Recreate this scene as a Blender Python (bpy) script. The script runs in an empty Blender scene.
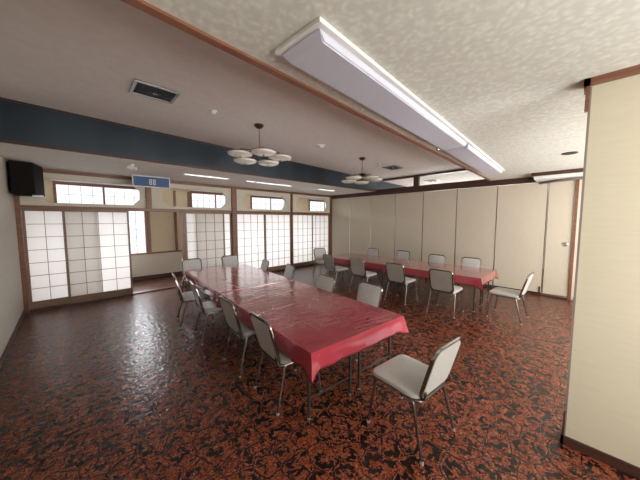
import bpy, bmesh, math, random
from mathutils import Vector, Matrix
random.seed(7)
S = bpy.context.scene
PI = math.pi
C = S.collection

# ------------------------------------------------------------------ camera
F_PX, PITCH, ROLL, YAW = 258.77, 0.0775, -0.001, 0.7718
cd = bpy.data.cameras.new('camera'); cam = bpy.data.objects.new('camera', cd); C.objects.link(cam)
cp, sp, cy, sy = math.cos(PITCH), math.sin(PITCH), math.cos(YAW), math.sin(YAW)
Fw = Vector((sy*cp, cy*cp, -sp)); R0 = Vector((cy, -sy, 0)); U0 = R0.cross(Fw)
Rt = R0*math.cos(ROLL) + U0*math.sin(ROLL); Up = U0*math.cos(ROLL) - R0*math.sin(ROLL)
M3 = Matrix((Rt, Up, -Fw)).transposed()
cam.matrix_world = Matrix.Translation((0, 0, 1.6)) @ M3.to_4x4()
cd.sensor_width = 36; cd.lens = F_PX/640*36; cd.clip_start = 0.02; cd.clip_end = 100
S.camera = cam

# ------------------------------------------------------------------ world, light levels, exposure
w = bpy.data.worlds.new('world'); S.world = w; w.use_nodes = True
w.node_tree.nodes['Background'].inputs[0].default_value = (0.55, 0.65, 0.8, 1)
w.node_tree.nodes['Background'].inputs[1].default_value = 0.6
S.view_settings.view_transform = 'Standard'; S.view_settings.look = 'None'
S.view_settings.gamma = 1; S.view_settings.use_curve_mapping = False
S.view_settings.exposure = 0.38
PANE = 1.5        # frosted corridor windows, daylight behind
BACK = 9.5        # unseen rear windows, also room fill; shared by the added next-room window

def area(name, loc, rot, sx, sy_, power, col=(1, 1, 1)):
    l = bpy.data.lights.new(name, 'AREA'); l.shape = 'RECTANGLE'; l.size = sx; l.size_y = sy_; l.energy = power; l.color = col
    o = bpy.data.objects.new(name, l); C.objects.link(o); o.location = loc; o.rotation_euler = rot; return o
# open sky outside, above the garden side: enters by the corridor windows
area('sky_daylight', (4.5, 12.3, 4.4), (math.radians(-68), 0, 0), 15, 3.0, 11800, (.93, .96, 1))

# ------------------------------------------------------------------ room measures
XL, XP, YS = -0.62, 7.13, 6.72
ZN = 2.5                   # low ceilings
Y1, Y2 = 1.38, 4.72        # raised part from y1 to y2
ZK, ZB = 1.79, 2.38        # lintel, beam underside
YC = 8.3                   # outer corridor wall
XE = 11.0                  # next room / corridor end
YB = -1.7                  # wall behind the camera

# ------------------------------------------------------------------ materials
def mat(name, col=(.8, .8, .8), rough=.6, metal=0, spec=.5, coat=0, emis=None, es=0):
    m = bpy.data.materials.new(name); m.use_nodes = True
    b = m.node_tree.nodes['Principled BSDF']
    b.inputs['Base Color'].default_value = (*col, 1); b.inputs['Roughness'].default_value = rough
    b.inputs['Metallic'].default_value = metal; b.inputs['Specular IOR Level'].default_value = spec
    b.inputs['Coat Weight'].default_value = coat
    if emis:
        b.inputs['Emission Color'].default_value = (*emis, 1); b.inputs['Emission Strength'].default_value = es
    return m
def N(m, t, **kw):
    n = m.node_tree.nodes.new(t)
    for k, v in kw.items(): setattr(n, k, v)
    return n
def L(m, a, b): m.node_tree.links.new(a, b)
def bsdf(m): return m.node_tree.nodes['Principled BSDF']
def coords(m, scale=(1, 1, 1)):
    t = N(m, 'ShaderNodeTexCoord'); mp = N(m, 'ShaderNodeMapping'); mp.inputs['Scale'].default_value = scale
    L(m, t.outputs['Object'], mp.inputs['Vector']); return mp.outputs[0]
def math_(m, op, a, b=None, c=None):
    n = N(m, 'ShaderNodeMath', operation=op)
    for i, v in enumerate((a, b, c)):
        if v is None: continue
        if isinstance(v, (int, float)): n.inputs[i].default_value = v
        else: L(m, v, n.inputs[i])
    return n.outputs[0]
def ramp(m, fac, stops):
    r = N(m, 'ShaderNodeValToRGB'); e = r.color_ramp.elements
    while len(e) < len(stops): e.new(.5)
    for q, (p, c) in zip(e, stops): q.position = p; q.color = (*c, 1)
    L(m, fac, r.inputs[0]); return r.outputs[0]
def noisy(name, c1, c2, rough=.6, scale=(8, 8, 8), nscale=1.0, detail=4, bump=0, bscale=None, dist=.01, lo=.35, hi=.65, **kw):
    m = mat(name, c1, rough, **kw); v = coords(m, scale)
    n = N(m, 'ShaderNodeTexNoise'); n.inputs['Scale'].default_value = nscale; n.inputs['Detail'].default_value = detail
    L(m, v, n.inputs['Vector'])
    L(m, ramp(m, n.outputs['Fac'], [(lo, c1), (hi, c2)]), bsdf(m).inputs['Base Color'])
    if bump:
        f = n.outputs['Fac']
        if bscale:
            v2 = coords(m, bscale); n2 = N(m, 'ShaderNodeTexNoise'); n2.inputs['Scale'].default_value = 1; n2.inputs['Detail'].default_value = 3
            L(m, v2, n2.inputs['Vector']); f = n2.outputs['Fac']
        b = N(m, 'ShaderNodeBump'); b.inputs['Strength'].default_value = bump; b.inputs['Distance'].default_value = dist
        L(m, f, b.inputs['Height']); L(m, b.outputs[0], bsdf(m).inputs['Normal'])
    return m

M = {}
M['plaster'] = noisy('plaster', (.62, .57, .48), (.66, .61, .52), .85, (30, 30, 30), bump=.15, dist=.004)
M['left_wall'] = noisy('left_wall_paper', (.50, .46, .40), (.54, .50, .43), .8, (20, 20, 20), bump=.1, dist=.003)
M['pillar'] = noisy('pillar_paper', (.57, .52, .39), (.59, .54, .405), .7, (6, 6, 60), bump=.08, dist=.002)
M['partition'] = noisy('partition_vinyl', (.545, .485, .39), (.565, .505, .405), .5, (60, 60, 8), bump=.05, dist=.002)
M['ceil_mid'] = noisy('ceiling_paper_smooth', (.78, .745, .715), (.82, .785, .755), .85, (12, 12, 12), bump=.1, dist=.003)
M['ceil_low'] = noisy('ceiling_paper_pale', (.78, .76, .72), (.82, .80, .76), .8, (12, 12, 12), bump=.1, dist=.003)
M['wood'] = noisy('brown_wood', (.16, .065, .035), (.23, .10, .055), .42, (3, 3, 40), detail=6)
M['wood_red'] = noisy('reddish_wood_trim', (.20, .075, .038), (.27, .11, .058), .4, (3, 40, 40), detail=6)
M['wood_dark'] = noisy('dark_wood', (.045, .018, .013), (.07, .027, .018), .4, (30, 3, 30), detail=6)
M['shoji_wood'] = noisy('shoji_wood', (.20, .12, .075), (.27, .17, .11), .5, (4, 4, 40), detail=6)
M['blue'] = noisy('slate_blue_painted_reflections', (.011, .021, .031), (.021, .038, .054), .35, (2.6, 1, .25), detail=1)  # paler vertical streaks are reflections painted into the blue
M['white_metal'] = mat('white_painted_metal', (.80, .80, .78), .35)
M['diffuser'] = mat('acrylic_diffuser', (.60, .61, .70), .5, spec=.3)
M['dark_metal'] = mat('dark_metal', (.03, .03, .032), .4, .6)
M['vent'] = mat('vent_grey_metal', (.05, .05, .055), .5, .5)
M['vent_frame'] = mat('vent_frame_metal', (.38, .38, .38), .3, .9)
M['silver'] = mat('silver_metal', (.6, .6, .6), .25, 1)
M['chrome'] = mat('chrome', (.30, .285, .265), .18, 1)
M['leg_metal'] = mat('worn_steel_tube', (.24, .22, .20), .25, 1)
M['black_steel'] = mat('brown_black_enamel', (.035, .028, .025), .35, .3)
M['vinyl'] = noisy('grey_cream_vinyl', (.47, .465, .445), (.52, .51, .49), .38, (60, 60, 60), bump=.1, dist=.002)
M['vinyl_back'] = noisy('grey_vinyl_back', (.44, .43, .40), (.49, .475, .445), .45, (60, 60, 60), bump=.1, dist=.002)
M['rubber'] = mat('pale_rubber_cap', (.24, .21, .18), .6)
M['black'] = mat('matt_black', (.008, .006, .005), .8, spec=.15)
M['shade'] = mat('cream_glass_shade', (.72, .70, .62), .25, coat=.4)
M['brass'] = mat('aged_brass', (.16, .11, .06), .3, 1)
M['blue_sign'] = mat('blue_sign_face', (.004, .055, .19), .35)
M['tabletop'] = mat('table_board', (.32, .24, .16), .5)
M['strip'] = mat('streak_glow', (.9, .9, .9), .3, emis=(1, .98, .95), es=1.3)  # glow of the bars added for bright streaks on the low ceiling

M['pane_back'] = mat('unseen_fill_pane_warm', (.8, .82, .85), .3, emis=(1, .985, .95), es=BACK)
M['cord'] = mat('kumiko_bar', (.22, .18, .16), .6)
M['corridor'] = noisy('corridor_plaster', (.58, .48, .33), (.62, .52, .37), .8, (20, 20, 20))

def paper_mat():
    m = bpy.data.materials.new('shoji_paper'); m.use_nodes = True; nt = m.node_tree
    nt.nodes.remove(nt.nodes['Principled BSDF']); out = nt.nodes['Material Output']
    t = N(m, 'ShaderNodeBsdfTranslucent'); t.inputs[0].default_value = (.93, .91, .89, 1)
    d = N(m, 'ShaderNodeBsdfDiffuse'); d.inputs[0].default_value = (.85, .83, .80, 1)
    x = N(m, 'ShaderNodeMixShader'); x.inputs[0].default_value = .3
    L(m, t.outputs[0], x.inputs[1]); L(m, d.outputs[0], x.inputs[2]); L(m, x.outputs[0], out.inputs[0])
    return m
M['paper'] = paper_mat()

def glass_mat():
    m = bpy.data.materials.new('clear_glass'); m.use_nodes = True; nt = m.node_tree
    nt.nodes.remove(nt.nodes['Principled BSDF']); out = nt.nodes['Material Output']
    t = N(m, 'ShaderNodeBsdfTransparent'); t.inputs[0].default_value = (.93, .94, .94, 1)
    g = N(m, 'ShaderNodeBsdfGlossy'); g.inputs['Roughness'].default_value = .03
    x = N(m, 'ShaderNodeMixShader'); x.inputs[0].default_value = .07
    L(m, t.outputs[0], x.inputs[1]); L(m, g.outputs[0], x.inputs[2]); L(m, x.outputs[0], out.inputs[0])
    return m
M['glass'] = glass_mat()
def pane_mat():
    m = bpy.data.materials.new('frosted_daylit_pane'); m.use_nodes = True; nt = m.node_tree
    nt.nodes.remove(nt.nodes['Principled BSDF']); out = nt.nodes['Material Output']
    t = N(m, 'ShaderNodeBsdfTransparent'); t.inputs[0].default_value = (.8, .8, .8, 1)
    e = N(m, 'ShaderNodeEmission'); e.inputs[0].default_value = (.92, .96, 1, 1); e.inputs[1].default_value = PANE
    x = N(m, 'ShaderNodeMixShader'); x.inputs[0].default_value = .45
    L(m, t.outputs[0], x.inputs[1]); L(m, e.outputs[0], x.inputs[2]); L(m, x.outputs[0], out.inputs[0]); return m
M['pane'] = pane_mat()

def near_ceiling():
    m = mat('mottled_ceiling_paper', (.6, .6, .55), .8); v = coords(m, (1, 1, 1))
    n0 = N(m, 'ShaderNodeTexNoise'); n0.inputs['Scale'].default_value = 9; L(m, v, n0.inputs['Vector'])
    ad = N(m, 'ShaderNodeVectorMath', operation='MULTIPLY_ADD'); ad.inputs[1].default_value = (.09, .09, .09)
    L(m, n0.outputs['Color'], ad.inputs[0]); L(m, v, ad.inputs[2])
    vo = N(m, 'ShaderNodeTexVoronoi', feature='SMOOTH_F1'); vo.inputs['Scale'].default_value = 28; L(m, ad.outputs[0], vo.inputs['Vector'])
    n1 = N(m, 'ShaderNodeTexNoise'); n1.inputs['Scale'].default_value = 30; n1.inputs['Detail'].default_value = 3; L(m, v, n1.inputs['Vector'])
    f = math_(m, 'ADD', math_(m, 'MULTIPLY', vo.outputs['Distance'], .8), math_(m, 'MULTIPLY', n1.outputs['Fac'], .6))
    L(m, ramp(m, f, [(.35, (.75, .76, .69)), (.75, (.62, .62, .555))]), bsdf(m).inputs['Base Color'])
    b = N(m, 'ShaderNodeBump'); b.inputs['Strength'].default_value = .35; b.inputs['Distance'].default_value = .006
    L(m, f, b.inputs['Height']); L(m, b.outputs[0], bsdf(m).inputs['Normal']); return m
M['ceil_near'] = near_ceiling()

def carpet():
    m = mat('scroll_pattern_floor', (.3, .07, .03), .24, spec=.5); v = coords(m)
    def layer(scale, warp, k, freq, off):
        mp = N(m, 'ShaderNodeMapping'); mp.inputs['Location'].default_value = off; L(m, v, mp.inputs['Vector'])
        n = N(m, 'ShaderNodeTexNoise'); n.inputs['Scale'].default_value = 9; n.inputs['Detail'].default_value = 1; L(m, mp.outputs[0], n.inputs['Vector'])
        a = N(m, 'ShaderNodeVectorMath', operation='MULTIPLY_ADD'); a.inputs[1].default_value = (warp,)*3
        L(m, n.outputs['Color'], a.inputs[0]); L(m, mp.outputs[0], a.inputs[2])
        vo = N(m, 'ShaderNodeTexVoronoi', voronoi_dimensions='2D'); ve = N(m, 'ShaderNodeTexVoronoi', voronoi_dimensions='2D', feature='DISTANCE_TO_EDGE')
        for q in (vo, ve): q.inputs['Scale'].default_value = scale; q.inputs['Randomness'].default_value = .7; L(m, a.outputs[0], q.inputs['Vector'])
        su = N(m, 'ShaderNodeVectorMath', operation='SUBTRACT'); L(m, a.outputs[0], su.inputs[0]); L(m, vo.outputs['Position'], su.inputs[1])
        sx = N(m, 'ShaderNodeSeparateXYZ'); L(m, su.outputs[0], sx.inputs[0])
        th = math_(m, 'ARCTAN2', sx.outputs[1], sx.outputs[0])
        r = math_(m, 'SQRT', math_(m, 'ADD', math_(m, 'POWER', sx.outputs[0], 2), math_(m, 'POWER', sx.outputs[1], 2)))
        lr = math_(m, 'LOGARITHM', math_(m, 'ADD', math_(m, 'MULTIPLY', r, scale), .04), math.e)
        sc = N(m, 'ShaderNodeSeparateColor'); L(m, vo.outputs['Color'], sc.inputs[0])
        sgn = math_(m, 'SIGN', math_(m, 'SUBTRACT', sc.outputs[1], .5))
        spir = math_(m, 'SINE', math_(m, 'ADD', math_(m, 'MULTIPLY', math_(m, 'MULTIPLY', lr, k), sgn), math_(m, 'ADD', th, math_(m, 'MULTIPLY', sc.outputs[0], 6.28))))
        leaf = math_(m, 'MULTIPLY', math_(m, 'SINE', math_(m, 'ADD', math_(m, 'MULTIPLY', th, freq), math_(m, 'MULTIPLY', lr, 5))), .42)
        inside = math_(m, 'MINIMUM', math_(m, 'MULTIPLY', ve.outputs['Distance'], 9), 1)
        sp_ = math_(m, 'SUBTRACT', math_(m, 'ADD', spir, leaf), math_(m, 'MULTIPLY', math_(m, 'SUBTRACT', 1, inside), 1.6))
        vine = math_(m, 'SUBTRACT', .80, math_(m, 'MULTIPLY', ve.outputs['Distance'], 17))
        return math_(m, 'MAXIMUM', math_(m, 'SUBTRACT', sp_, .05), vine)
    s1 = layer(6.0, .07, 3.2, 8, (0, 0, 0)); s2 = layer(12, .05, 3.0, 7, (3.3, 1.7, 0))
    n = N(m, 'ShaderNodeTexNoise'); n.inputs['Scale'].default_value = 26; n.inputs['Detail'].default_value = 3; n.inputs['Distortion'].default_value = 1.0; L(m, v, n.inputs['Vector'])
    pat = math_(m, 'MAXIMUM', s1, math_(m, 'SUBTRACT', s2, .45))
    pat = math_(m, 'ADD', pat, math_(m, 'MULTIPLY', math_(m, 'SUBTRACT', n.outputs['Fac'], .5), 1.9))
    mask = N(m, 'ShaderNodeMapRange'); mask.inputs[1].default_value = .25; mask.inputs[2].default_value = .5; L(m, pat, mask.inputs[0])
    n2 = N(m, 'ShaderNodeTexNoise'); n2.inputs['Scale'].default_value = 34; n2.inputs['Detail'].default_value = 4; n2.inputs['Distortion'].default_value = 2.5; L(m, v, n2.inputs['Vector'])
    base = ramp(m, n2.outputs['Fac'], [(.36, (.085, .016, .007)), (.50, (.155, .034, .014)), (.64, (.29, .095, .045))])
    mx = N(m, 'ShaderNodeMix', data_type='RGBA'); L(m, mask.outputs[0], mx.inputs[0]); L(m, base, mx.inputs[6]); mx.inputs[7].default_value = (.011, .006, .005, 1)
    L(m, mx.outputs[2], bsdf(m).inputs['Base Color'])
    n3 = N(m, 'ShaderNodeTexNoise'); n3.inputs['Scale'].default_value = 22; n3.inputs['Detail'].default_value = 2; L(m, v, n3.inputs['Vector'])
    hgt = math_(m, 'ADD', math_(m, 'MULTIPLY', mask.outputs[0], -.25), n3.outputs['Fac'])
    b = N(m, 'ShaderNodeBump'); b.inputs['Strength'].default_value = .7; b.inputs["Distance"].default_value = .009
    L(m, hgt, b.inputs['Height']); L(m, b.outputs[0], bsdf(m).inputs['Normal']); return m
M['floor'] = carpet()

def cloth_mat():
    m = mat('crimson_vinyl_cloth', (.34, .032, .052), .15, spec=.6, coat=1.0); v = coords(m)
    n = N(m, 'ShaderNodeTexNoise'); n.inputs['Scale'].default_value = 9; n.inputs['Detail'].default_value = 3; n.inputs['Distortion'].default_value = .8; L(m, v, n.inputs['Vector'])
    mp = N(m, 'ShaderNodeMapping'); mp.inputs['Scale'].default_value = (4, 13, 6); mp.inputs['Rotation'].default_value = (0, 0, .5); L(m, v, mp.inputs['Vector'])
    n2 = N(m, 'ShaderNodeTexNoise'); n2.inputs['Scale'].default_value = 1.6; n2.inputs['Detail'].default_value = 2; L(m, mp.outputs[0], n2.inputs['Vector'])
    h = math_(m, 'ADD', math_(m, 'MULTIPLY', n.outputs['Fac'], .5), n2.outputs['Fac'])
    # storage creases: sharp lines across the sheet
    sx = N(m, 'ShaderNodeSeparateXYZ'); L(m, v, sx.inputs[0])
    for ax, per in ((0, .3), (1, .5)):
        tri = math_(m, 'PINGPONG', math_(m, 'ADD', sx.outputs[ax], .0), per/2)
        line = math_(m, 'SUBTRACT', 1, math_(m, 'MINIMUM', math_(m, 'MULTIPLY', tri, 70), 1))
        h = math_(m, 'ADD', h, math_(m, 'MULTIPLY', line, .22))
    b = N(m, 'ShaderNodeBump'); b.inputs['Strength'].default_value = .42; b.inputs['Distance'].default_value = .008
    L(m, h, b.inputs['Height']); L(m, b.outputs[0], bsdf(m).inputs['Normal'])
    L(m, b.outputs[0], bsdf(m).inputs['Coat Normal']); bsdf(m).inputs['Coat Roughness'].default_value = .08; return m
M['cloth'] = cloth_mat()

# ------------------------------------------------------------------ mesh helpers
def box(bm, x0, x1, y0, y1, z0, z1, bev=0):
    b2 = bmesh.new(); bmesh.ops.create_cube(b2, size=1)
    for v in b2.verts: v.co = Vector(((x0+x1)/2+v.co.x*(x1-x0), (y0+y1)/2+v.co.y*(y1-y0), (z0+z1)/2+v.co.z*(z1-z0)))
    if bev: bmesh.ops.bevel(b2, geom=b2.edges[:], offset=bev, segments=2, affect='EDGES', profile=.5)
    t = bpy.data.meshes.new('t'); b2.to_mesh(t); b2.free(); bm.from_mesh(t); bpy.data.meshes.remove(t)
def tube(bm, pts, r, seg=10, cap=True):
    pts = [Vector(p) for p in pts]; rings = []; up = None
    for i, p in enumerate(pts):
        d = (pts[min(i+1, len(pts)-1)] - pts[max(i-1, 0)]).normalized()
        if up is None:
            up = Vector((0, 0, 1)) if abs(d.z) < .9 else Vector((1, 0, 0))
        a = (up - d*up.dot(d)).normalized(); up = a; b = d.cross(a)
        rr = r[i] if isinstance(r, (list, tuple)) else r
        rings.append([bm.verts.new(p + (a*math.cos(2*PI*k/seg) + b*math.sin(2*PI*k/seg))*rr) for k in range(seg)])
    for A, B in zip(rings, rings[1:]):
        for k in range(seg): bm.faces.new((A[k], A[(k+1) % seg], B[(k+1) % seg], B[k]))
    if cap: bm.faces.new(rings[0][::-1]); bm.faces.new(rings[-1])
def lathe(bm, prof, cx=0, cy_=0, cz=0, seg=28, mtx=None):
    rings = []
    for r, z in prof:
        rr = max(r, 1e-4)
        co = [Vector((rr*math.cos(2*PI*k/seg), rr*math.sin(2*PI*k/seg), z)) for k in range(seg)]
        if mtx: co = [mtx @ c for c in co]
        rings.append([bm.verts.new(c + Vector((cx, cy_, cz))) for c in co])
    for A, B in zip(rings, rings[1:]):
        for k in range(seg): bm.faces.new((A[k], A[(k+1) % seg], B[(k+1) % seg], B[k]))
    bm.faces.new(rings[0][::-1]); bm.faces.new(rings[-1])
def prism(bm, poly, z0, z1):          # polygon in xy extruded in z
    a = [bm.verts.new((x, y, z0)) for x, y in poly]; b = [bm.verts.new((x, y, z1)) for x, y in poly]; n = len(poly)
    bm.faces.new(a[::-1]); bm.faces.new(b)
    for i in range(n): bm.faces.new((a[i], a[(i+1) % n], b[(i+1) % n], b[i]))
def arc(pts, rad, n=5):               # round the corners of a polyline
    pts = [Vector(p) for p in pts]; out = [pts[0]]
    for i in range(1, len(pts)-1):
        p = pts[i]; a = pts[i-1]-p; b = pts[i+1]-p; r = min(rad, a.length*.45, b.length*.45)
        A = p+a.normalized()*r; B = p+b.normalized()*r
        for k in range(n+1):
            t = k/n; out.append(A*(1-t)**2 + p*2*t*(1-t) + B*t*t)
    out.append(pts[-1]); return out
def obj(name, bm, m, parent=None, smooth=False, label=None):
    bmesh.ops.recalc_face_normals(bm, faces=bm.faces)
    me = bpy.data.meshes.new(name); bm.to_mesh(me); bm.free(); me.materials.append(M[m])
    if smooth:
        for f in me.polygons: f.use_smooth = True
        try: me.set_sharp_from_angle(angle=math.radians(38))
        except Exception: pass
    o = bpy.data.objects.new(name, me); C.objects.link(o)
    if parent: o.parent = parent
    if label: o['label'] = label
    return o
def tag(o, label, cat, group=None):
    o['label'] = label; o['category'] = cat
    if group: o['group'] = group
    return o
def empty(name, label, cat, loc=(0, 0, 0), rz=0, group=None):
    o = bpy.data.objects.new(name, None); C.objects.link(o); o.empty_display_size = .1
    o.location = loc; o.rotation_euler = (0, 0, rz); return tag(o, label, cat, group)
def struct(name, bm, m, parent=None, smooth=False, label=None):
    o = obj(name, bm, m, parent, smooth, label)
    if not parent: o['kind'] = 'structure'
    return o
def sbox(name, m, *boxes, parent=None, label=None, bev=0):
    bm = bmesh.new()
    for b in boxes: box(bm, *b, bev=bev)
    return struct(name, bm, m, parent, label=label)
def pbox(name, m, parent, *boxes, bev=0, label=None):
    bm = bmesh.new()
    for b in boxes: box(bm, *b, bev=bev)
    return obj(name, bm, m, parent, label=label)
def sempty(name, loc=(0, 0, 0), rz=0):
    o = bpy.data.objects.new(name, None); C.objects.link(o); o.location = loc; o.rotation_euler = (0, 0, rz); o.empty_display_size = .1
    o['kind'] = 'structure'; return o
def dup(root, name=None, loc=None, rz=None, label=None, group=None):
    r = root.copy(); C.objects.link(r)
    if loc is not None: r.location = loc
    if rz is not None: r.rotation_euler = (0, 0, rz)
    if label: r['label'] = label
    if group: r['group'] = group
    for ch in list(root.children):
        c = ch.copy(); C.objects.link(c); c.parent = r
        for g in ch.children:
            d = g.copy(); C.objects.link(d); d.parent = c
    return r

# ================================================================== STRUCTURE
sbox('floor', 'floor', (XL-.1, XE, YB-.1, YC+.1, -.1, 0))
sbox('wall_left', 'left_wall', (XL-.1, XL, YB-.1, YC+.1, 0, 3.0))
sbox('baseboard_left', 'wood_dark', (XL, XL+.012, YB, YS-.06, 0, .07))
# ceilings: near part, raised middle, low part by the paper doors
def edge(x): return 1.345 + .036*x                 # the step in the ceiling runs very slightly askew
def zm(x): return 2.98 - .0175*x                   # the raised ceiling falls a little towards the partition
def solid(name, m, quads):
    """each quad: four (x, y) bottom corners with (z0, z1) per corner"""
    bm = bmesh.new()
    for q in quads:
        lo = [bm.verts.new((x, y, a)) for x, y, a, b in q]; hi = [bm.verts.new((x, y, b)) for x, y, a, b in q]
        bm.faces.new(lo[::-1]); bm.faces.new(hi)
        for k in range(4): bm.faces.new((lo[k], lo[(k+1) % 4], hi[(k+1) % 4], hi[k]))
    return struct(name, bm, m)
A, B = XL-.1, XE
def band(x0, x1, f0, f1, g0, g1): return [(x0, f0(x0), g0(x0), g1(x0)), (x1, f0(x1), g0(x1), g1(x1)), (x1, f1(x1), g0(x1), g1(x1)), (x0, f1(x0), g0(x0), g1(x0))]
c_ = lambda v: (lambda x: v)
solid('ceiling', 'ceil_near', [band(A, B, c_(YB-.1), edge, c_(ZN), c_(ZN+.06))])
solid('ceiling_raised', 'ceil_mid', [band(A, B, c_(1.2), c_(Y2+.02), zm, lambda x: zm(x)+.06)])
sbox('ceiling_corridor_side', 'ceil_low', (A, B, Y2+.02, YC+.1, ZN, ZN+.06))
solid('trim_1', 'ceil_near', [band(A, B, lambda x: edge(x)-.02, edge, c_(ZN+.06), zm)])
solid('trim_2', 'blue', [band(A, B, c_(Y2), c_(Y2+.02), c_(ZN), zm)])
sbox('trim_3', 'wood_dark', (XL, XP-.06, Y2-.015, Y2+.01, ZN-.012, ZN+.022), (XP+.06, XE, Y2-.015, Y2+.01, ZN-.012, ZN+.022))
solid('trim_4', 'wood_dark', [band(XL, XP-.06, c_(Y2-.02), c_(Y2), lambda x: zm(x)-.022, zm), band(XP+.06, XE, c_(Y2-.02), c_(Y2), lambda x: zm(x)-.022, zm)])
solid('trim_5', 'wood_red', [band(XL, XP-.06, lambda x: edge(x)-.035, lambda x: edge(x)+.012, c_(ZN-.014), c_(ZN+.03))])
ZP = zm(XP); Y1 = edge(XP)
# wall behind the camera, with unseen windows that also serve as fill, and the stub wall at the right
sbox('wall_rear', 'plaster', (XL-.1, XP, YB-.1, YB, 0, .7), (XL-.1, XP, YB-.1, YB, 2.3, 2.5), (XL-.1, .5, YB-.1, YB, .7, 2.3),
     (2.3, 3.0, YB-.1, YB, .7, 2.3), (6.7, XP, YB-.1, YB, .7, 2.3))
for i, (a, b) in enumerate(((.5, 2.3), (3.0, 6.7))):
    wn = sempty('window_%d' % (i+1))
    pbox('window_frame', 'wood', wn, (a, b, YB-.07, YB-.02, .7, .75), (a, b, YB-.07, YB-.02, 2.25, 2.3), (a, a+.05, YB-.07, YB-.02, .7, 2.3),
         (b-.05, b, YB-.07, YB-.02, .7, 2.3), ((a+b)/2-.03, (a+b)/2+.03, YB-.07, YB-.02, .7, 2.3))
    pbox('pane', 'pane_back', wn, (a, b, YB-.09, YB-.075, .7, 2.3))
sbox('wall_right', 'pillar', (2.462, 2.60, -.9, .03, 0, ZN))
sbox('baseboard_right', 'wood_dark', (2.447, 2.462, -.9, .045, 0, .065), (2.447, 2.60, .03, .045, 0, .065), (2.452, 2.475, .03, .04, .065, .25))
sbox('trim_6', 'wood', (2.432, 2.462, -1.0, .06, ZN-.045, ZN), (2.432, 2.60, .03, .06, ZN-.045, ZN), (2.445, 2.475, .03, .05, 2.3, ZN-.045))
sbox('trim_7', 'cord', (2.455, 2.470, .022, .034, .07, ZN-.05))
wn = sempty('window_9')  # unseen window, added to brighten the next room behind the glazing
pbox('window_frame', 'wood', wn, (XE-.05, XE, 1.2, 4.8, .65, .7), (XE-.05, XE, 1.2, 4.8, 2.3, 2.35), (XE-.05, XE, 1.2, 1.25, .7, 2.3), (XE-.05, XE, 4.75, 4.8, .7, 2.3), (XE-.05, XE, 2.97, 3.03, .7, 2.3))
pbox('pane', 'pane_back', wn, (XE-.03, XE-.02, 1.25, 4.75, .7, 2.3))
sbox('wall_end', 'plaster', (XE, XE+.1, YB-.1, YC+.1, 0, 3.0), (XP+.06, XE, YB-.1, YB, 0, ZN))
# beam over the partition, glazed transom above it, post, right door post
sbox('trim_8', 'wood_dark', (XP-.06, XP+.06, .1, YS, ZB, ZB+.17))
sbox('trim_9', 'wood_dark', (XP-.05, XP+.05, Y1, Y2, ZP-.05, ZP))
sbox('trim_10', 'wood_dark', (XP-.05, XP+.05, 3.34, 3.48, ZB+.17, ZP-.05))
for i, (a, b) in enumerate(((Y1, 3.34), (3.48, Y2))):
    sbox('window_%d' % (i+3), 'glass', (XP-.005, XP+.005, a, b, ZB+.17, ZP-.05))
sbox('trim_11', 'wood', (XP-.05, XP+.04, .135, .18, 0, ZB))
sbox('wall_partition_end', 'plaster', (XP-.01, XP+.06, YB, .135, 0, ZN), (XP-.01, XP+.06, .135, Y1, ZB+.17, ZN), (XP-.01, XP+.06, Y2, YS, ZB+.10, ZN))
sbox('baseboard_partition', 'wood_dark', (XP-.03, XP-.01, YB, .10, 0, .06))
sbox('trim_12', 'wood_dark', (XP-.035, XP+.035, .18, YS-.06, 0, .022))
# ceiling box where the panel track turns off
sbox('trim_13', 'wood_dark', (6.50, 6.54, -.9, .80, ZN-.065, ZN), (6.54, XP-.06, .77, .80, ZN-.065, ZN))
bm = bmesh.new(); pts = [(XP-.03, .72, ZB-.022), (6.98, .58, ZB-.022), (6.84, .40, ZB-.022), (6.74, .12, ZB-.022), (6.72, -.3, ZB-.022), (6.72, -.85, ZB-.022)]
tube(bm, arc(pts, .2), .028, 8); struct('trim_14', bm, 'cord')
sbox('trim_15', 'white_metal', (6.56, XP-.062, -.9, .76, ZB, ZN-.002))

# partition panels
joints = [(YS-.06, 5.80), (5.80, 4.93), (4.93, 4.04), (4.04, 3.19), (3.19, 2.32), (2.32, 1.46), (1.46, .585), (.575, .18)]
order = ['beside the corner with the paper doors', 'second from the paper doors', 'third from the paper doors', 'fourth from the paper doors',
         'behind the third chair back of the red table from its far end', 'behind the near end of the far red table', 'widest, next to the narrow door panel', 'narrow with a round pull, at the right door post']
for i, (a, b) in enumerate(joints):
    lab = 'tall cream folding partition panel, ' + order[i]
    if i == 4: lab = 'tall cream folding partition panel, fifth from the paper doors'
    if i == 5: lab = 'tall cream folding partition panel, sixth from the paper doors'
    if i == 6: lab = 'tall cream folding partition panel next to the narrow door panel'
    if i == 7: lab = 'narrow cream panel with a round pull at the right door post'
    o = empty('partition_panel', lab, 'partition', (XP, (a+b)/2, 0), 0, 'cream folding partition panels')
    h = abs(a-b)/2
    pbox('board', 'partition', o, (-.022, .03, -h+.008, h-.008, .03, ZB-.005), bev=.003)
    pbox('edge_strip', 'silver', o, (-.026, -.010, -h, -h+.008, .03, ZB-.01))
    pbox('edge_strip', 'silver', o, (-.026, -.010, h-.008, h, .03, ZB-.01))
    pbox('bottom_rail', 'dark_metal' if i < 7 else 'silver', o, (-.030, -.020, -h+.008, h-.008, .025, .06))
    if i == 7:
        bm = bmesh.new(); lathe(bm, [(.045, 0), (.045, .006), (.034, .009), (.03, .002)], mtx=Matrix.Rotation(-PI/2, 4, 'Y')); q = obj('pull', bm, 'silver', o, True); q.location = (-.022, -.10, 1.11)
    if i == 6:
        pbox('bolt_plate', 'silver', o, (-.034, -.022, -h+.02, -h+.055, .06, .19))

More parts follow.
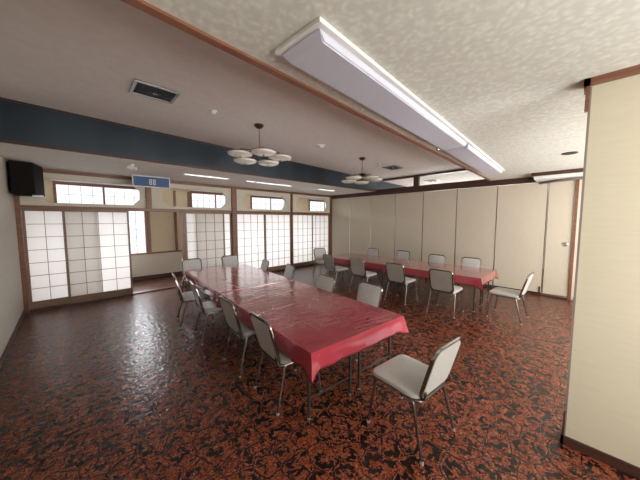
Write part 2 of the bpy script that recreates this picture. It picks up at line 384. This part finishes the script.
# ---------------- paper door wall
sbox('trim_16', 'wood', (XL, XP, YS-.03, YS+.12, ZK, ZK+.065))                       # lintel
sbox('trim_17', 'wood', (XL, XP, YS-.03, YS+.12, 2.44, ZN))                         # rail under ceiling
sbox('trim_18', 'wood_dark', (XL, XP, YS-.02, YS+.12, 0, .025))                     # floor track
for i, (x, wd, z0) in enumerate(((1.30, .10, ZK+.065), (3.27, .13, 0), (5.24, .06, 0), (XP-.035, .07, 0), (XL+.03, .06, 0))):
    sbox('trim_%d' % (19+i), 'wood', (x-wd/2, x+wd/2, YS-.045, YS+.13, z0, ZN))
sbox('wall_doors_beyond', 'plaster', (XP, XE, YS, YS+.1, 2.0, ZN), (XP, XP+.1, YS, YS+.1, 0, 2.0))
sbox('trim_24', 'wood', (1.95, 2.02, YS-.02, YS+.1, .0, ZK))
def octwall(name, x0, x1, z0, z1, ox0, ox1, oz0, oz1, ch):
    cu = bpy.data.curves.new(name, 'CURVE'); cu.dimensions = '2D'; cu.fill_mode = 'BOTH'; cu.extrude = .035
    for poly in ([(x0, z0), (x1, z0), (x1, z1), (x0, z1)],
                 [(ox0+ch, oz0), (ox1-ch, oz0), (ox1, oz0+ch), (ox1, oz1-ch), (ox1-ch, oz1), (ox0+ch, oz1), (ox0, oz1-ch), (ox0, oz0+ch)]):
        s = cu.splines.new('POLY'); s.points.add(len(poly)-1)
        for p, (a, b) in zip(s.points, poly): p.co = (a, b, 0, 1)
        s.use_cyclic_u = True
    t = bpy.data.objects.new('t', cu); C.objects.link(t)
    me = bpy.data.meshes.new_from_object(t.evaluated_get(bpy.context.evaluated_depsgraph_get()))
    bpy.data.objects.remove(t)
    me.name = name; me.materials.clear(); me.materials.append(M['plaster'])
    me.transform(Matrix.Translation((0, YS+.045, 0)) @ Matrix.Rotation(PI/2, 4, 'X'))
    o = bpy.data.objects.new(name, me); C.objects.link(o); o['kind'] = 'structure'
bays = [(XL+.06, 1.25, -.36, 1.15), (1.35, 3.205, 1.57, 3.07), (3.335, 5.21, 3.54, 5.02), (5.27, XP-.07, 5.46, 6.92)]
for i, (a, b, c, d) in enumerate(bays):
    octwall('wall_transom_%d' % (i+1), a, b, ZK+.065, 2.44, c, d, 1.915, 2.345, .13)

ndoor = [0]
def shoji(x0, x1, y):
    ndoor[0] += 1
    o = sempty('door_%d' % ndoor[0], ((x0+x1)/2, y, 0)); h = (x1-x0)/2; t = .015
    z0, z1 = .025, ZK; s = .032; kb = .15
    pbox('door_frame', 'shoji_wood', o, (-h, -h+s, -t, t, z0, z1), (h-s, h, -t, t, z0, z1), (-h+s, h-s, -t, t, z1-.03, z1), (-h+s, h-s, -t, t, z0, z0+kb-.02))
    pbox('paper', 'paper', o, (-h+s, h-s, .004, .0045, z0+kb-.02, z1-.03))
    bars = []
    for k in range(1, 4):
        x = -h+s + (2*h-2*s)*k/4; bars.append((x-.004, x+.004, -.010, .004, z0+kb-.02, z1-.03))
    for k in range(1, 7):
        z = z0+kb-.02 + (z1-.03-z0-kb+.02)*k/7; bars.append((-h+s, h-s, -.011, .003, z-.004, z+.004))
    pbox('lattice', 'cord', o, *bars)
F_, B_ = YS+.01, YS+.06
shoji(-.06, .93, F_); shoji(-.555, .43, B_)
shoji(2.02, 2.99, F_); shoji(2.27, 3.20, B_)
shoji(4.24, 5.21, F_); shoji(3.335, 4.27, B_)
shoji(5.27, 6.19, F_); shoji(6.14, XP-.07, B_)
ends = None

# ---------------- corridor behind
sbox('wall_corridor_ends', 'corridor', (XE-.02, XE, YS+.1, YC, 0, ZN))
wins = [(-.15, 1.50), (2.70, 4.15), (4.70, 6.30), (7.45, 9.3)]
solid = []; prev = XL
for a, b in wins: solid.append((prev, a)); prev = b
solid.append((prev, XE))
sbox('wall_corridor', 'corridor', *[(a, b, YC, YC+.1, .70, ZN) for a, b in solid], (XL-.05, XL, YC, YC+.1, 0, .70))
sbox('wall_corridor_low', 'plaster', (XL, XE, YC, YC+.1, 0, .70))
sbox('trim_25', 'wood', (XL, XE, YC-.05, YC, .68, .72), *[(x-.03, x+.03, YC-.035, YC, .72, 2.44) for x in (1.58, 2.24, 2.62)])
sbox('baseboard_corridor', 'wood_dark', (XL, XE, YC-.015, YC, 0, .09))
for i, (a, b) in enumerate(wins):
    wn = sempty('window_%d' % (i+5)); mid = (a+b)/2
    pbox('window_frame', 'wood', wn, (a-.04, a+.01, YC-.03, YC+.05, .72, 2.47), (b-.01, b+.04, YC-.03, YC+.05, .72, 2.47), (a+.01, b-.01, YC-.03, YC+.05, 2.40, 2.47), (mid-.02, mid+.02, YC-.01, YC+.03, .72, 2.40))
    bars = []
    for k in range(1, 8):
        if k != 4: x = a+(b-a)*k/8; bars.append((x-.004, x+.004, YC+.025, YC+.045, .72, 2.40))
    for k in range(1, 8): z = .72+1.68*k/8; bars.append((a+.01, b-.01, YC+.027, YC+.044, z-.004, z+.004))
    pbox('lattice', 'cord', wn, *bars)
    pbox('pane', 'pane', wn, (a, b, YC+.06, YC+.07, .72, 2.40))
    r = pbox('curtain_rail', 'white_metal', None, (a-.08, b+.08, YC-.06, YC-.035, 2.475, 2.495))
    tag(r, 'white curtain rail above the corridor window behind bay %s of the paper doors' % ['one', 'two', 'three', 'four'][i], 'curtain rail', 'corridor curtain rails')

# ================================================================== FURNITURE
def squircle(w, d, r, n=6):
    out = []
    for cx, cy_, a0 in ((w/2-r, d/2-r, 0), (-w/2+r, d/2-r, PI/2), (-w/2+r, -d/2+r, PI), (w/2-r, -d/2+r, 3*PI/2)):
        for k in range(n+1): a = a0+PI/2*k/n; out.append((cx+r*math.cos(a), cy_+r*math.sin(a)))
    return out
def cushion(bm, w, d, r, t, crown, puff=.012):
    """rounded slab, soft edges, slight crown, in xy with thickness t"""
    rings = []
    for inset, z in ((.004+puff, 0), (.002, t*.2), (0, t*.5), (.003, t*.82), (.016, t), (.07, t+crown*.6), (.13, t+crown)):
        ww, dd = w-2*inset, d-2*inset
        rings.append([bm.verts.new((x, y, z)) for x, y in squircle(ww, dd, max(.012, r-inset*.6))])
    n = len(rings[0])
    for A, B in zip(rings, rings[1:]):
        for k in range(n): bm.faces.new((A[k], A[(k+1) % n], B[(k+1) % n], B[k]))
    bm.faces.new(rings[0][::-1]); bm.faces.new(rings[-1])

def make_chair(label, group=None):
    o = empty('dining_chair', label, 'chair', (0, 0, 0), 0, group)
    bm = bmesh.new(); cushion(bm, .425, .405, .06, .042, .01)
    s = obj('seat', bm, 'vinyl', o, True); s.location = (0, .032, .392)
    # back: slab standing in xz, leaning back
    bm = bmesh.new(); cushion(bm, .352, .362, .055, .022, .008)
    lean = math.radians(74.5)
    b = obj('backrest', bm, 'vinyl', o, True); bm = bmesh.new()
    b.location = (0, -.226, .584); b.rotation_euler = (lean - math.radians(0), 0, PI)
    pts = squircle(.345, .355, .055)
    prism(bm, pts, -.006, .003); bk = obj('back_panel', bm, 'vinyl_back', b, False, label='plain grey rear panel of the backrest')
    # chromed rim round the backrest
    bm = bmesh.new(); rim = squircle(.372, .382, .06)
    loop = [(x, y, .006) for x, y in rim]; tube(bm, loop + [loop[0]], .0125, 8, cap=False)
    obj('back_frame', bm, 'chrome', b, True)
    # frame rail under the seat and legs
    bm = bmesh.new()
    loop = [(x, y+.012, .384) for x, y in squircle(.395, .385, .06)]; tube(bm, loop + [loop[0]], .0095, 8, cap=False)
    for sx in (-1, 1): tube(bm, [(sx*.165, -.165, .384), (sx*.165, -.196, .41), (sx*.165, -.205, .46)], .009, 8)
    obj('seat_frame', bm, 'leg_metal', o, True)
    for sx in (-1, 1):
        for sy_ in (-1, 1):
            bm = bmesh.new()
            top = (sx*.192, sy_*.07+.02, .386); knee = (sx*.196, (.187 if sy_ > 0 else -.130), .386); foot = (sx*.222, sy_*.228+.005, .012)
            tube(bm, arc([top, knee, foot], .05, 6), .0105, 10)
            lg = obj('leg', bm, 'leg_metal', o, True)
            bm = bmesh.new(); lathe(bm, [(.010, 0), (.0135, .001), (.0135, .018), (.0105, .022)], *foot[:2], 0, seg=12)
            obj('foot_cap', bm, 'rubber', lg, True)
    return o
first = [None]
def chair(x, y, facing, label, group):
    """facing: degrees, 0 = seat looks along +Y, clockwise seen from above"""
    rz = -math.radians(facing)
    if first[0] is None: first[0] = make_chair(label, group); first[0].location = (x, y, 0); first[0].rotation_euler = (0, 0, rz)
    else: dup(first[0], loc=(x, y, 0), rz=rz, label=label, group=group)

def folding_table(cx, cy_, rz, wd, ln, ht, label, group):
    o = empty('folding_table', label, 'table', (cx, cy_, 0), rz, group)
    pbox('tabletop', 'tabletop', o, (-wd/2, wd/2, -ln/2, ln/2, ht-.03, ht), bev=.004)
    pbox('apron', 'black_steel', o, (-wd/2+.05, wd/2-.05, -ln/2+.09, -ln/2+.11, ht-.065, ht-.03), (-wd/2+.05, wd/2-.05, ln/2-.11, ln/2-.09, ht-.065, ht-.03),
         (-wd/2+.05, -wd/2+.07, -ln/2+.11, ln/2-.11, ht-.055, ht-.03), (wd/2-.07, wd/2-.05, -ln/2+.11, ln/2-.11, ht-.055, ht-.03))
    for sx in (-1, 1):
        for s2 in (-1, 1):
            bm = bmesh.new(); x = sx*(wd/2-.055); y = s2*(ln/2-.10)
            box(bm, x-.010, x+.010, y-.010, y+.010, .012, ht-.03, bev=.002)
            lg = obj('leg', bm, 'black_steel', o)
            bm = bmesh.new(); lathe(bm, [(.012, 0), (.015, .002), (.013, .016)], x, y, 0, seg=12); obj('foot_cap', bm, 'rubber', lg, True)
    for s2 in (-1, 1):
        bm = bmesh.new(); y = s2*(ln/2-.10); tube(bm, [(-wd/2+.06, y, .17), (wd/2-.06, y, .17)], .007, 8); obj('brace', bm, 'black_steel', o, True)
    return o

def cloth(cx, cy_, rz, wd, ln, zt, drop, flare_ends, label, group, seed=1):
    """draped sheet: sides hang down, corners fall as pointed flaps"""
    rnd = random.Random(seed); bm = bmesh.new(); W, D = wd/2, ln/2; nx, ny = 26, int(26*ln/wd)
    xs = [-W+2*W*i/nx for i in range(nx+1)]; ys = [-D+2*D*j/ny for j in range(ny+1)]
    grid = [[bm.verts.new((x, y, zt+.0012*math.sin(9*x+3*y)*math.sin(7*y))) for y in ys] for x in xs]
    for i in range(nx):
        for j in range(ny): bm.faces.new((grid[i][j], grid[i+1][j], grid[i+1][j+1], grid[i][j+1]))
    per = []   # vertex, outward direction, corner weight, along-coordinate
    for i in range(nx): per.append((grid[i][0], Vector((0, -1, 0)), i/nx*wd))
    for j in range(ny): per.append((grid[nx][j], Vector((1, 0, 0)), wd+j/ny*ln))
    for i in range(nx, 0, -1): per.append((grid[i][ny], Vector((0, 1, 0)), wd+ln+(1-i/nx)*wd))
    for j in range(ny, 0, -1): per.append((grid[0][j], Vector((-1, 0, 0)), 2*wd+ln+(1-j/ny)*ln))
    n = len(per); ph = [rnd.uniform(0, 6.28) for _ in range(6)]
    corners = [Vector((-W, -D, 0)), Vector((W, -D, 0)), Vector((W, D, 0)), Vector((-W, D, 0))]
    rows = 7; prev = [p[0] for p in per]
    for r in range(1, rows+1):
        t = r/rows; cur = []
        for k, (v, nrm, s) in enumerate(per):
            c = min(corners, key=lambda q: (Vector((v.co.x, v.co.y, 0))-q).length); dc = (Vector((v.co.x, v.co.y, 0))-c).length
            cw = max(0, 1-dc/.11)
            diag = Vector((math.copysign(1, c.x), math.copysign(1, c.y), 0)).normalized()
            wave = .004*math.sin(s*11+ph[0])+.002*math.sin(s*23+ph[1])
            ln_ = drop*(1+.02*math.sin(s*7+ph[2])) * (1 + .42*cw**1.5)
            out = nrm*(.006*min(1, t*4)+t*(.012+wave)) + diag*(cw**1.2)*(.048*t)
            if dc > 1e-6 and dc < .16: # pleat beside the flap
                out += -nrm*.018*t*math.sin(PI*min(1, dc/.16))
            z = zt - ln_*t + (.004 if r == 0 else 0)
            cur.append(bm.verts.new((v.co.x+out.x, v.co.y+out.y, z)))
        for k in range(n): bm.faces.new((prev[k], prev[(k+1) % n], cur[(k+1) % n], cur[k]))
        prev = cur
    o = obj('tablecloth', bm, 'cloth', None, True)
    for p in o.data.polygons: p.use_smooth = True
    sm = o.modifiers.new('solid', 'SOLIDIFY'); sm.thickness = .0015; sm.offset = 1
    o.location = (cx, cy_, 0); o.rotation_euler = (0, 0, rz); tag(o, label, 'tablecloth', group)
    return o

# ---- near banquet table: 2 x 2 folding tables under two cloths, turned 5 degrees
A1 = math.radians(5.1); ux = Vector((math.cos(A1), -math.sin(A1))); uy = Vector((math.sin(A1), math.cos(A1)))
O1 = Vector((1.235, 1.37))                                    # near left corner of the top
TW, TL, ZT = 1.18, 3.98, .62
def t1(u, v): p = O1+ux*u+uy*v; return p.x, p.y
labs = {(0, 0): 'dark-legged folding table at the near left corner under the near red cloth', (1, 0): 'dark-legged folding table at the near right, beside the empty chair end',
        (0, 1): 'folding table hidden at the far left of the large red-covered table', (1, 1): 'folding table hidden at the far right of the large red-covered table'}
for i in (0, 1):
    for j in (0, 1):
        v0, v1 = ((.0, 1.79), (1.80, TL))[j]
        x, y = t1(TW*(.25+.5*i), (v0+v1)/2)
        folding_table(x, y, -A1, TW/2-.012, v1-v0-.014, ZT-.004, labs[(i, j)], 'folding tables of the large near table')
x, y = t1(TW/2, 1.0); cloth(x, y, -A1, TW+.008, 2.02, ZT, .145, 1, 'glossy crimson vinyl tablecloth on the near half of the large table', 'crimson vinyl tablecloths', 3)
x, y = t1(TW/2, 2.03+.985); cloth(x, y, -A1, TW+.012, 1.97, ZT+.003, .145, 1, 'glossy crimson tablecloth on the far half of the large table, reflecting the paper doors', 'crimson vinyl tablecloths', 5)
# ---- far banquet table along the partition
X2, Y20, W2, L2 = 4.92, 1.18, 1.06, 3.66
labs = {(0, 0): 'folding table at the near left corner of the far red-covered row', (1, 0): 'folding table nearest the partition and the lone side chair',
        (0, 1): 'folding table at the far left of the row along the partition', (1, 1): 'folding table at the far end next to partition and paper doors'}
for i in (0, 1):
    for j in (0, 1):
        folding_table(X2+W2*(.25+.5*i), Y20+L2*(.25+.5*j), 0, W2/2-.012, L2/2-.014, ZT-.004, labs[(i, j)], 'folding tables of the far row')
cloth(X2+W2/2, Y20+.91, 0, W2+.008, 1.81, ZT, .14, 1, 'crimson tablecloth on the right half of the far table along the partition', 'crimson vinyl tablecloths', 8)
cloth(X2+W2/2, Y20+1.83+.90, 0, W2+.012, 1.80, ZT+.003, .14, 1, 'crimson tablecloth on the half of the far table by the paper doors', 'crimson vinyl tablecloths', 9)

# ---- chairs
chair(1.82, .865, 6, 'grey vinyl chair standing alone in front at the near end of the large red table', 'chairs of the large table')
for (x, y, f), l in zip(((1.395, 1.88, 96), (1.41, 2.58, 94), (1.40, 3.54, 98), (1.37, 4.27, 101)),
        ('chair on the left side of the large table, nearest the camera', 'second chair from the camera on the left side of the large table',
         'third chair from the camera on the left side of the large table', 'fourth and farthest chair on the left side of the large table')):
    chair(x, y, f, l, 'chairs of the large table')
for (x, y, f), l in zip(((2.52, 1.94, -85), (2.45, 2.68, -84), (2.64, 3.83, -74), (2.62, 4.62, -76)),
        ('chair back showing on the right side of the large table, nearest the camera', 'second chair back from the camera on the right side of the large table',
         'third chair back from the camera on the right of the large table', 'farthest chair back on the right side of the large table')):
    chair(x, y, f, l, 'chairs of the large table')
chair(1.83, 5.56, 184, 'left one of the two chairs at the far head of the large table', 'chairs of the large table')
chair(2.65, 5.49, 182, 'right one of the two chairs at the far head of the large table', 'chairs of the large table')
for (x, y, f), l in zip(((4.64, 1.64, 90), (4.68, 2.50, 92), (4.63, 3.37, 90), (4.66, 4.22, 99)),
        ('chair with its back to the camera at the right end of the far table', 'second chair from the right on the camera side of the far table',
         'third chair from the right on the camera side of the far table', 'fourth chair from the right on the camera side of the far table')):
    chair(x, y, f, l, 'chairs of the far table')
for (x, y, f), l in zip(((5.98, 1.70, -91), (5.97, 2.44, -88), (6.12, 3.37, -90), (6.02, 4.25, -90)),
        ('chair against the partition side of the far table, rightmost one', 'chair against the partition side of the far table, second from right',
         'chair against the partition side of the far table, third from right', 'chair against the partition side of the far table, farthest one')):
    chair(x, y, f, l, 'chairs of the far table')
chair(5.10, .82, 3, 'chair standing alone at the right end of the far table, near the partition', 'chairs of the far table')
chair(5.17, 5.16, 196, 'chair at the far head of the far table, by the paper doors', 'chairs of the far table')

# ================================================================== CEILING THINGS
def ceiling_lamp(x0, x1, y, label):
    o = empty('ceiling_lamp', label, 'ceiling lamp', ((x0+x1)/2, y, ZN), 0, 'long acrylic ceiling lamps'); h = (x1-x0)/2
    pbox('base_plate', 'white_metal', o, (-h, h, -.165, .165, -.022, 0), bev=.003)
    bm = bmesh.new(); a = []
    for x, ins in ((-h+.03, .0), (h-.03, .0)): pass
    sec = [(-.138, -.022), (-.138, -.030), (-.124, -.060), (.124, -.060), (.138, -.030), (.138, -.022)]
    A = [bm.verts.new((-h+.025+(0.0 if z > -.05 else .045), y_, z)) for y_, z in sec]; B = [bm.verts.new((h-.012-(0.0 if z > -.05 else .0), y_, z)) for y_, z in sec]
    for k in range(6): bm.faces.new((A[k], A[(k+1) % 6], B[(k+1) % 6], B[k]))
    bm.faces.new(A[::-1]); bm.faces.new(B); bmesh.ops.bevel(bm, geom=[e for e in bm.edges], offset=.006, segments=2, affect='EDGES')
    obj('diffuser', bm, 'diffuser', o, True)
    return o
l1 = ceiling_lamp(.84, 3.33, 1.03, 'long unlit acrylic ceiling lamp above the camera')
l2 = ceiling_lamp(3.345, 5.68, 1.19, 'long unlit acrylic ceiling lamp, the farther one by the beam')
for q in (l1, l2): q.location.y = 1.0+.043*q.location.x; q.rotation_euler.z = .043
bm = bmesh.new(); lathe(bm, [(.012, 0), (.016, .01), (.016, .03), (.01, .035)], 0, 0, -.057, seg=14); q = obj('switch_knob', bm, 'silver', l1, True); q.location = (1.15, .15, -.01)

def ceiling_vent(x, y, label):
    o = empty('ceiling_vent', label, 'vent', (x, y, zm(x)), 0, 'ceiling air vents'); 
    bm = bmesh.new(); a, b = .205, .17
    for (x0, x1, y0, y1) in ((-a, a, -b, -b+.03), (-a, a, b-.03, b), (-a, -a+.03, -b+.03, b-.03), (a-.03, a, -b+.03, b-.03)): box(bm, x0, x1, y0, y1, -.018, 0, bev=.003)
    obj('frame', bm, 'vent_frame', o); bm = bmesh.new()
    for k in range(11): yy = -b+.045+k*.025; box(bm, -a+.03, a-.03, yy-.004, yy+.004, -.014, -.002)
    box(bm, -a+.03, a-.03, -b+.03, b-.03, -.002, 0)
    obj('grille', bm, 'vent', o)
    bm = bmesh.new(); lathe(bm, [(.02, 0), (.018, -.012), (.004, -.016)], 0, 0, -.014, seg=14); box(bm, -.05, .05, -.003, .003, -.02, -.015); box(bm, -.003, .003, -.05, .05, -.02, -.015)
    obj('knob', bm, 'silver', o, True)
    return o
def cz(x, y): # nudges measured at 2.95 m to the modelled ceiling height
    k = (zm(x)-1.6)/(2.95-1.6); return x*k, y*k
x, y = cz(.735, 3.25); ceiling_vent(x, y, 'dark rectangular ceiling vent near the left wall')
x, y = cz(6.14, 3.58); ceiling_vent(x, y, 'dark ceiling vent near the partition, on this side of the glass')
x, y = cz(9.22, 3.82); ceiling_vent(x, y, 'dark ceiling vent of the next room, seen through the glazing above the beam')
def detector(x, y, z, r, label, ring=False):
    o = empty('smoke_detector', label, 'smoke detector', (x, y, z))
    bm = bmesh.new(); lathe(bm, [(r, 0), (r, -.008), (r*.9, -.014)], seg=24); obj('base', bm, 'white_metal', o, True)
    bm = bmesh.new(); lathe(bm, [(r*.55, -.014), (r*.55, -.032), (r*.35, -.042)], seg=20); obj('sensor_head', bm, 'dark_metal' if ring else 'white_metal', o, True)
x, y = cz(1.37, 3.31); detector(x, y, zm(x), .05, 'small white smoke detector beside the left ceiling vent')
x, y = cz(3.39, 3.47); detector(x, y, zm(x), .09, 'round white ceiling fitting between the two chandeliers', False)
x, y = cz(5.49, 3.59); detector(x, y, zm(x), .05, 'small white smoke detector beside the far chandelier')
bm = bmesh.new(); lathe(bm, [(.085, 0), (.085, -.008), (.07, -.010), (.065, -.002)], 4.93, .21, ZN, seg=28); o = obj('downlight', bm, 'dark_metal', None, True)
tag(o, 'round black recessed downlight in the near ceiling by the stub wall', 'downlight')
bm = bmesh.new(); lathe(bm, [(.012, 0), (.03, -.004), (.03, -.01)], 3.0, .25, ZN, seg=20); bm.free()

def chandelier(x, y, drop, label, a0):
    o = empty('chandelier', label, 'chandelier', (x, y, zm(x)), a0, 'five-shade chandeliers')
    bm = bmesh.new(); lathe(bm, [(.065, 0), (.065, -.02), (.04, -.045), (.012, -.055)], seg=24); obj('canopy', bm, 'brass', o, True)
    bm = bmesh.new(); tube(bm, [(0, 0, -.04), (0, 0, -drop+.10)], .005, 8); obj('stem', bm, 'brass', o, True)
    bm = bmesh.new(); lathe(bm, [(.015, .125), (.085, .105), (.03, .08), (.05, .05), (.02, .03), (.03, 0), (.01, -.02)], 0, 0, -drop, seg=24); obj('hub', bm, 'brass', o, True)
    for k in range(5):
        a = 2*PI*k/5; d = Vector((math.cos(a), math.sin(a), 0)); c = d*.29; zz = -drop - (.022 if k in (1, 2) else .0)
        bm = bmesh.new(); tube(bm, arc([(0, 0, -drop+.06), (d.x*.12, d.y*.12, -drop+.075), (c.x, c.y, -drop+.06), (c.x, c.y, zz+.03)], .05), .006, 8); arm = obj('arm', bm, 'brass', o, True)
        bm = bmesh.new(); lathe(bm, [(.03, .034), (.105, .030), (.157, .016), (.166, .0), (.158, -.020), (.120, -.036), (.05, -.044), (.0, -.046)], c.x, c.y, zz, seg=32); sh = obj('shade', bm, 'shade', o, True)
        bm = bmesh.new(); loop = [(c.x+.166*math.cos(t*PI/16), c.y+.166*math.sin(t*PI/16), zz+.006) for t in range(33)]; tube(bm, loop, .006, 6, False)
        lathe(bm, [(.0, -.045), (.012, -.046), (.012, -.056), (.0, -.060)], c.x, c.y, zz, seg=10); obj('rim', bm, 'brass', sh, True)
x, y = cz(2.03, 3.33); chandelier(x, y, .44, 'chandelier of five cream disc shades nearest the camera', -.68)
x, y = cz(4.70, 3.50); chandelier(x, y, .44, 'chandelier of five cream disc shades nearer the partition', -.60)

# slim glowing bars standing in for light streaks on the low ceiling
for (a, b), l in zip(((1.69, 2.55), (3.0, 3.21), (3.27, 4.28), (5.3, 5.95)), ('leftmost slim bright ceiling streak above the paper doors', 'short bright ceiling streak, second from left above the paper doors',
        'long bright ceiling streak above the third bay of paper doors', 'slim bright ceiling streak nearest the partition')):
    o = empty('glow_streak', l, 'glow streak', ((a+b)/2, 5.50, ZN), 0, 'slim glowing ceiling streaks'); h = (b-a)/2
    pbox('bar_backing', 'white_metal', o, (-h-.02, h+.02, -.04, .04, -.010, 0), bev=.003); pbox('glow_bar', 'strip', o, (-h, h, -.022, .022, -.016, -.010), bev=.003)
o = empty('spotlight', 'small white adjustable ceiling spotlight near the blue sign', 'spotlight', (.80, 5.2, ZN))
bm = bmesh.new(); lathe(bm, [(.035, 0), (.035, -.015), (.01, -.02), (.01, -.05)], seg=16); obj('base', bm, 'white_metal', o, True)
bm = bmesh.new(); tube(bm, [(-.05, .03, -.045), (.05, -.03, -.065)], .028, 14); obj('lamp_head', bm, 'white_metal', o, True)

# blue sign hanging from the low ceiling
o = empty('hanging_sign', 'blue rectangular sign with white lettering hanging under the low ceiling', 'sign', (1.27, 6.2, 2.26), math.radians(-2))
pbox('frame', 'white_metal', o, (-.325, .325, -.02, .02, 0, .016), (-.325, .325, -.02, .02, .204, .22), (-.325, -.31, -.02, .02, .016, .204), (.31, .325, -.02, .02, .016, .204), (-.2, -.19, -.005, .005, .22, .24), (.19, .2, -.005, .005, .22, .24))
pbox('face', 'blue_sign', o, (-.31, .31, -.016, .016, .016, .204))
let = []
for gx in (-.045, .02):     # two small square characters
    for gz in (.055, .115):
        let += [(gx, gx+.045, -.0175, -.016, gz, gz+.009), (gx, gx+.045, -.0175, -.016, gz+.036, gz+.045), (gx, gx+.009, -.0175, -.016, gz+.009, gz+.036), (gx+.036, gx+.045, -.0175, -.016, gz+.009, gz+.036)]
pbox('lettering', 'white_metal', o, *let)

# black loudspeaker high in the corner
o = empty('loudspeaker', 'black loudspeaker cabinet high in the left corner above the paper doors', 'loudspeaker', (XL, 6.2, 2.0))
bm = bmesh.new(); prism(bm, [(.035, -.15), (.28, -.10), (.37, .30), (.035, .38)], 0, .498); bmesh.ops.bevel(bm, geom=bm.edges[:], offset=.008, segments=2, affect='EDGES'); obj('cabinet', bm, 'black', o)
bm = bmesh.new(); prism(bm, [(.045, -.156), (.272, -.109), (.272, -.101), (.045, -.145)], .02, .48); obj('grille', bm, 'black', o)
pbox('bracket', 'white_metal', o, (.24, .36, -.02, .10, -.03, 0))
o = pbox('light_switch', 'white_metal', None, (XL, XL+.012, 4.6, 4.68, .98, 1.1)); tag(o, 'small switch plate on the left wall', 'switch')
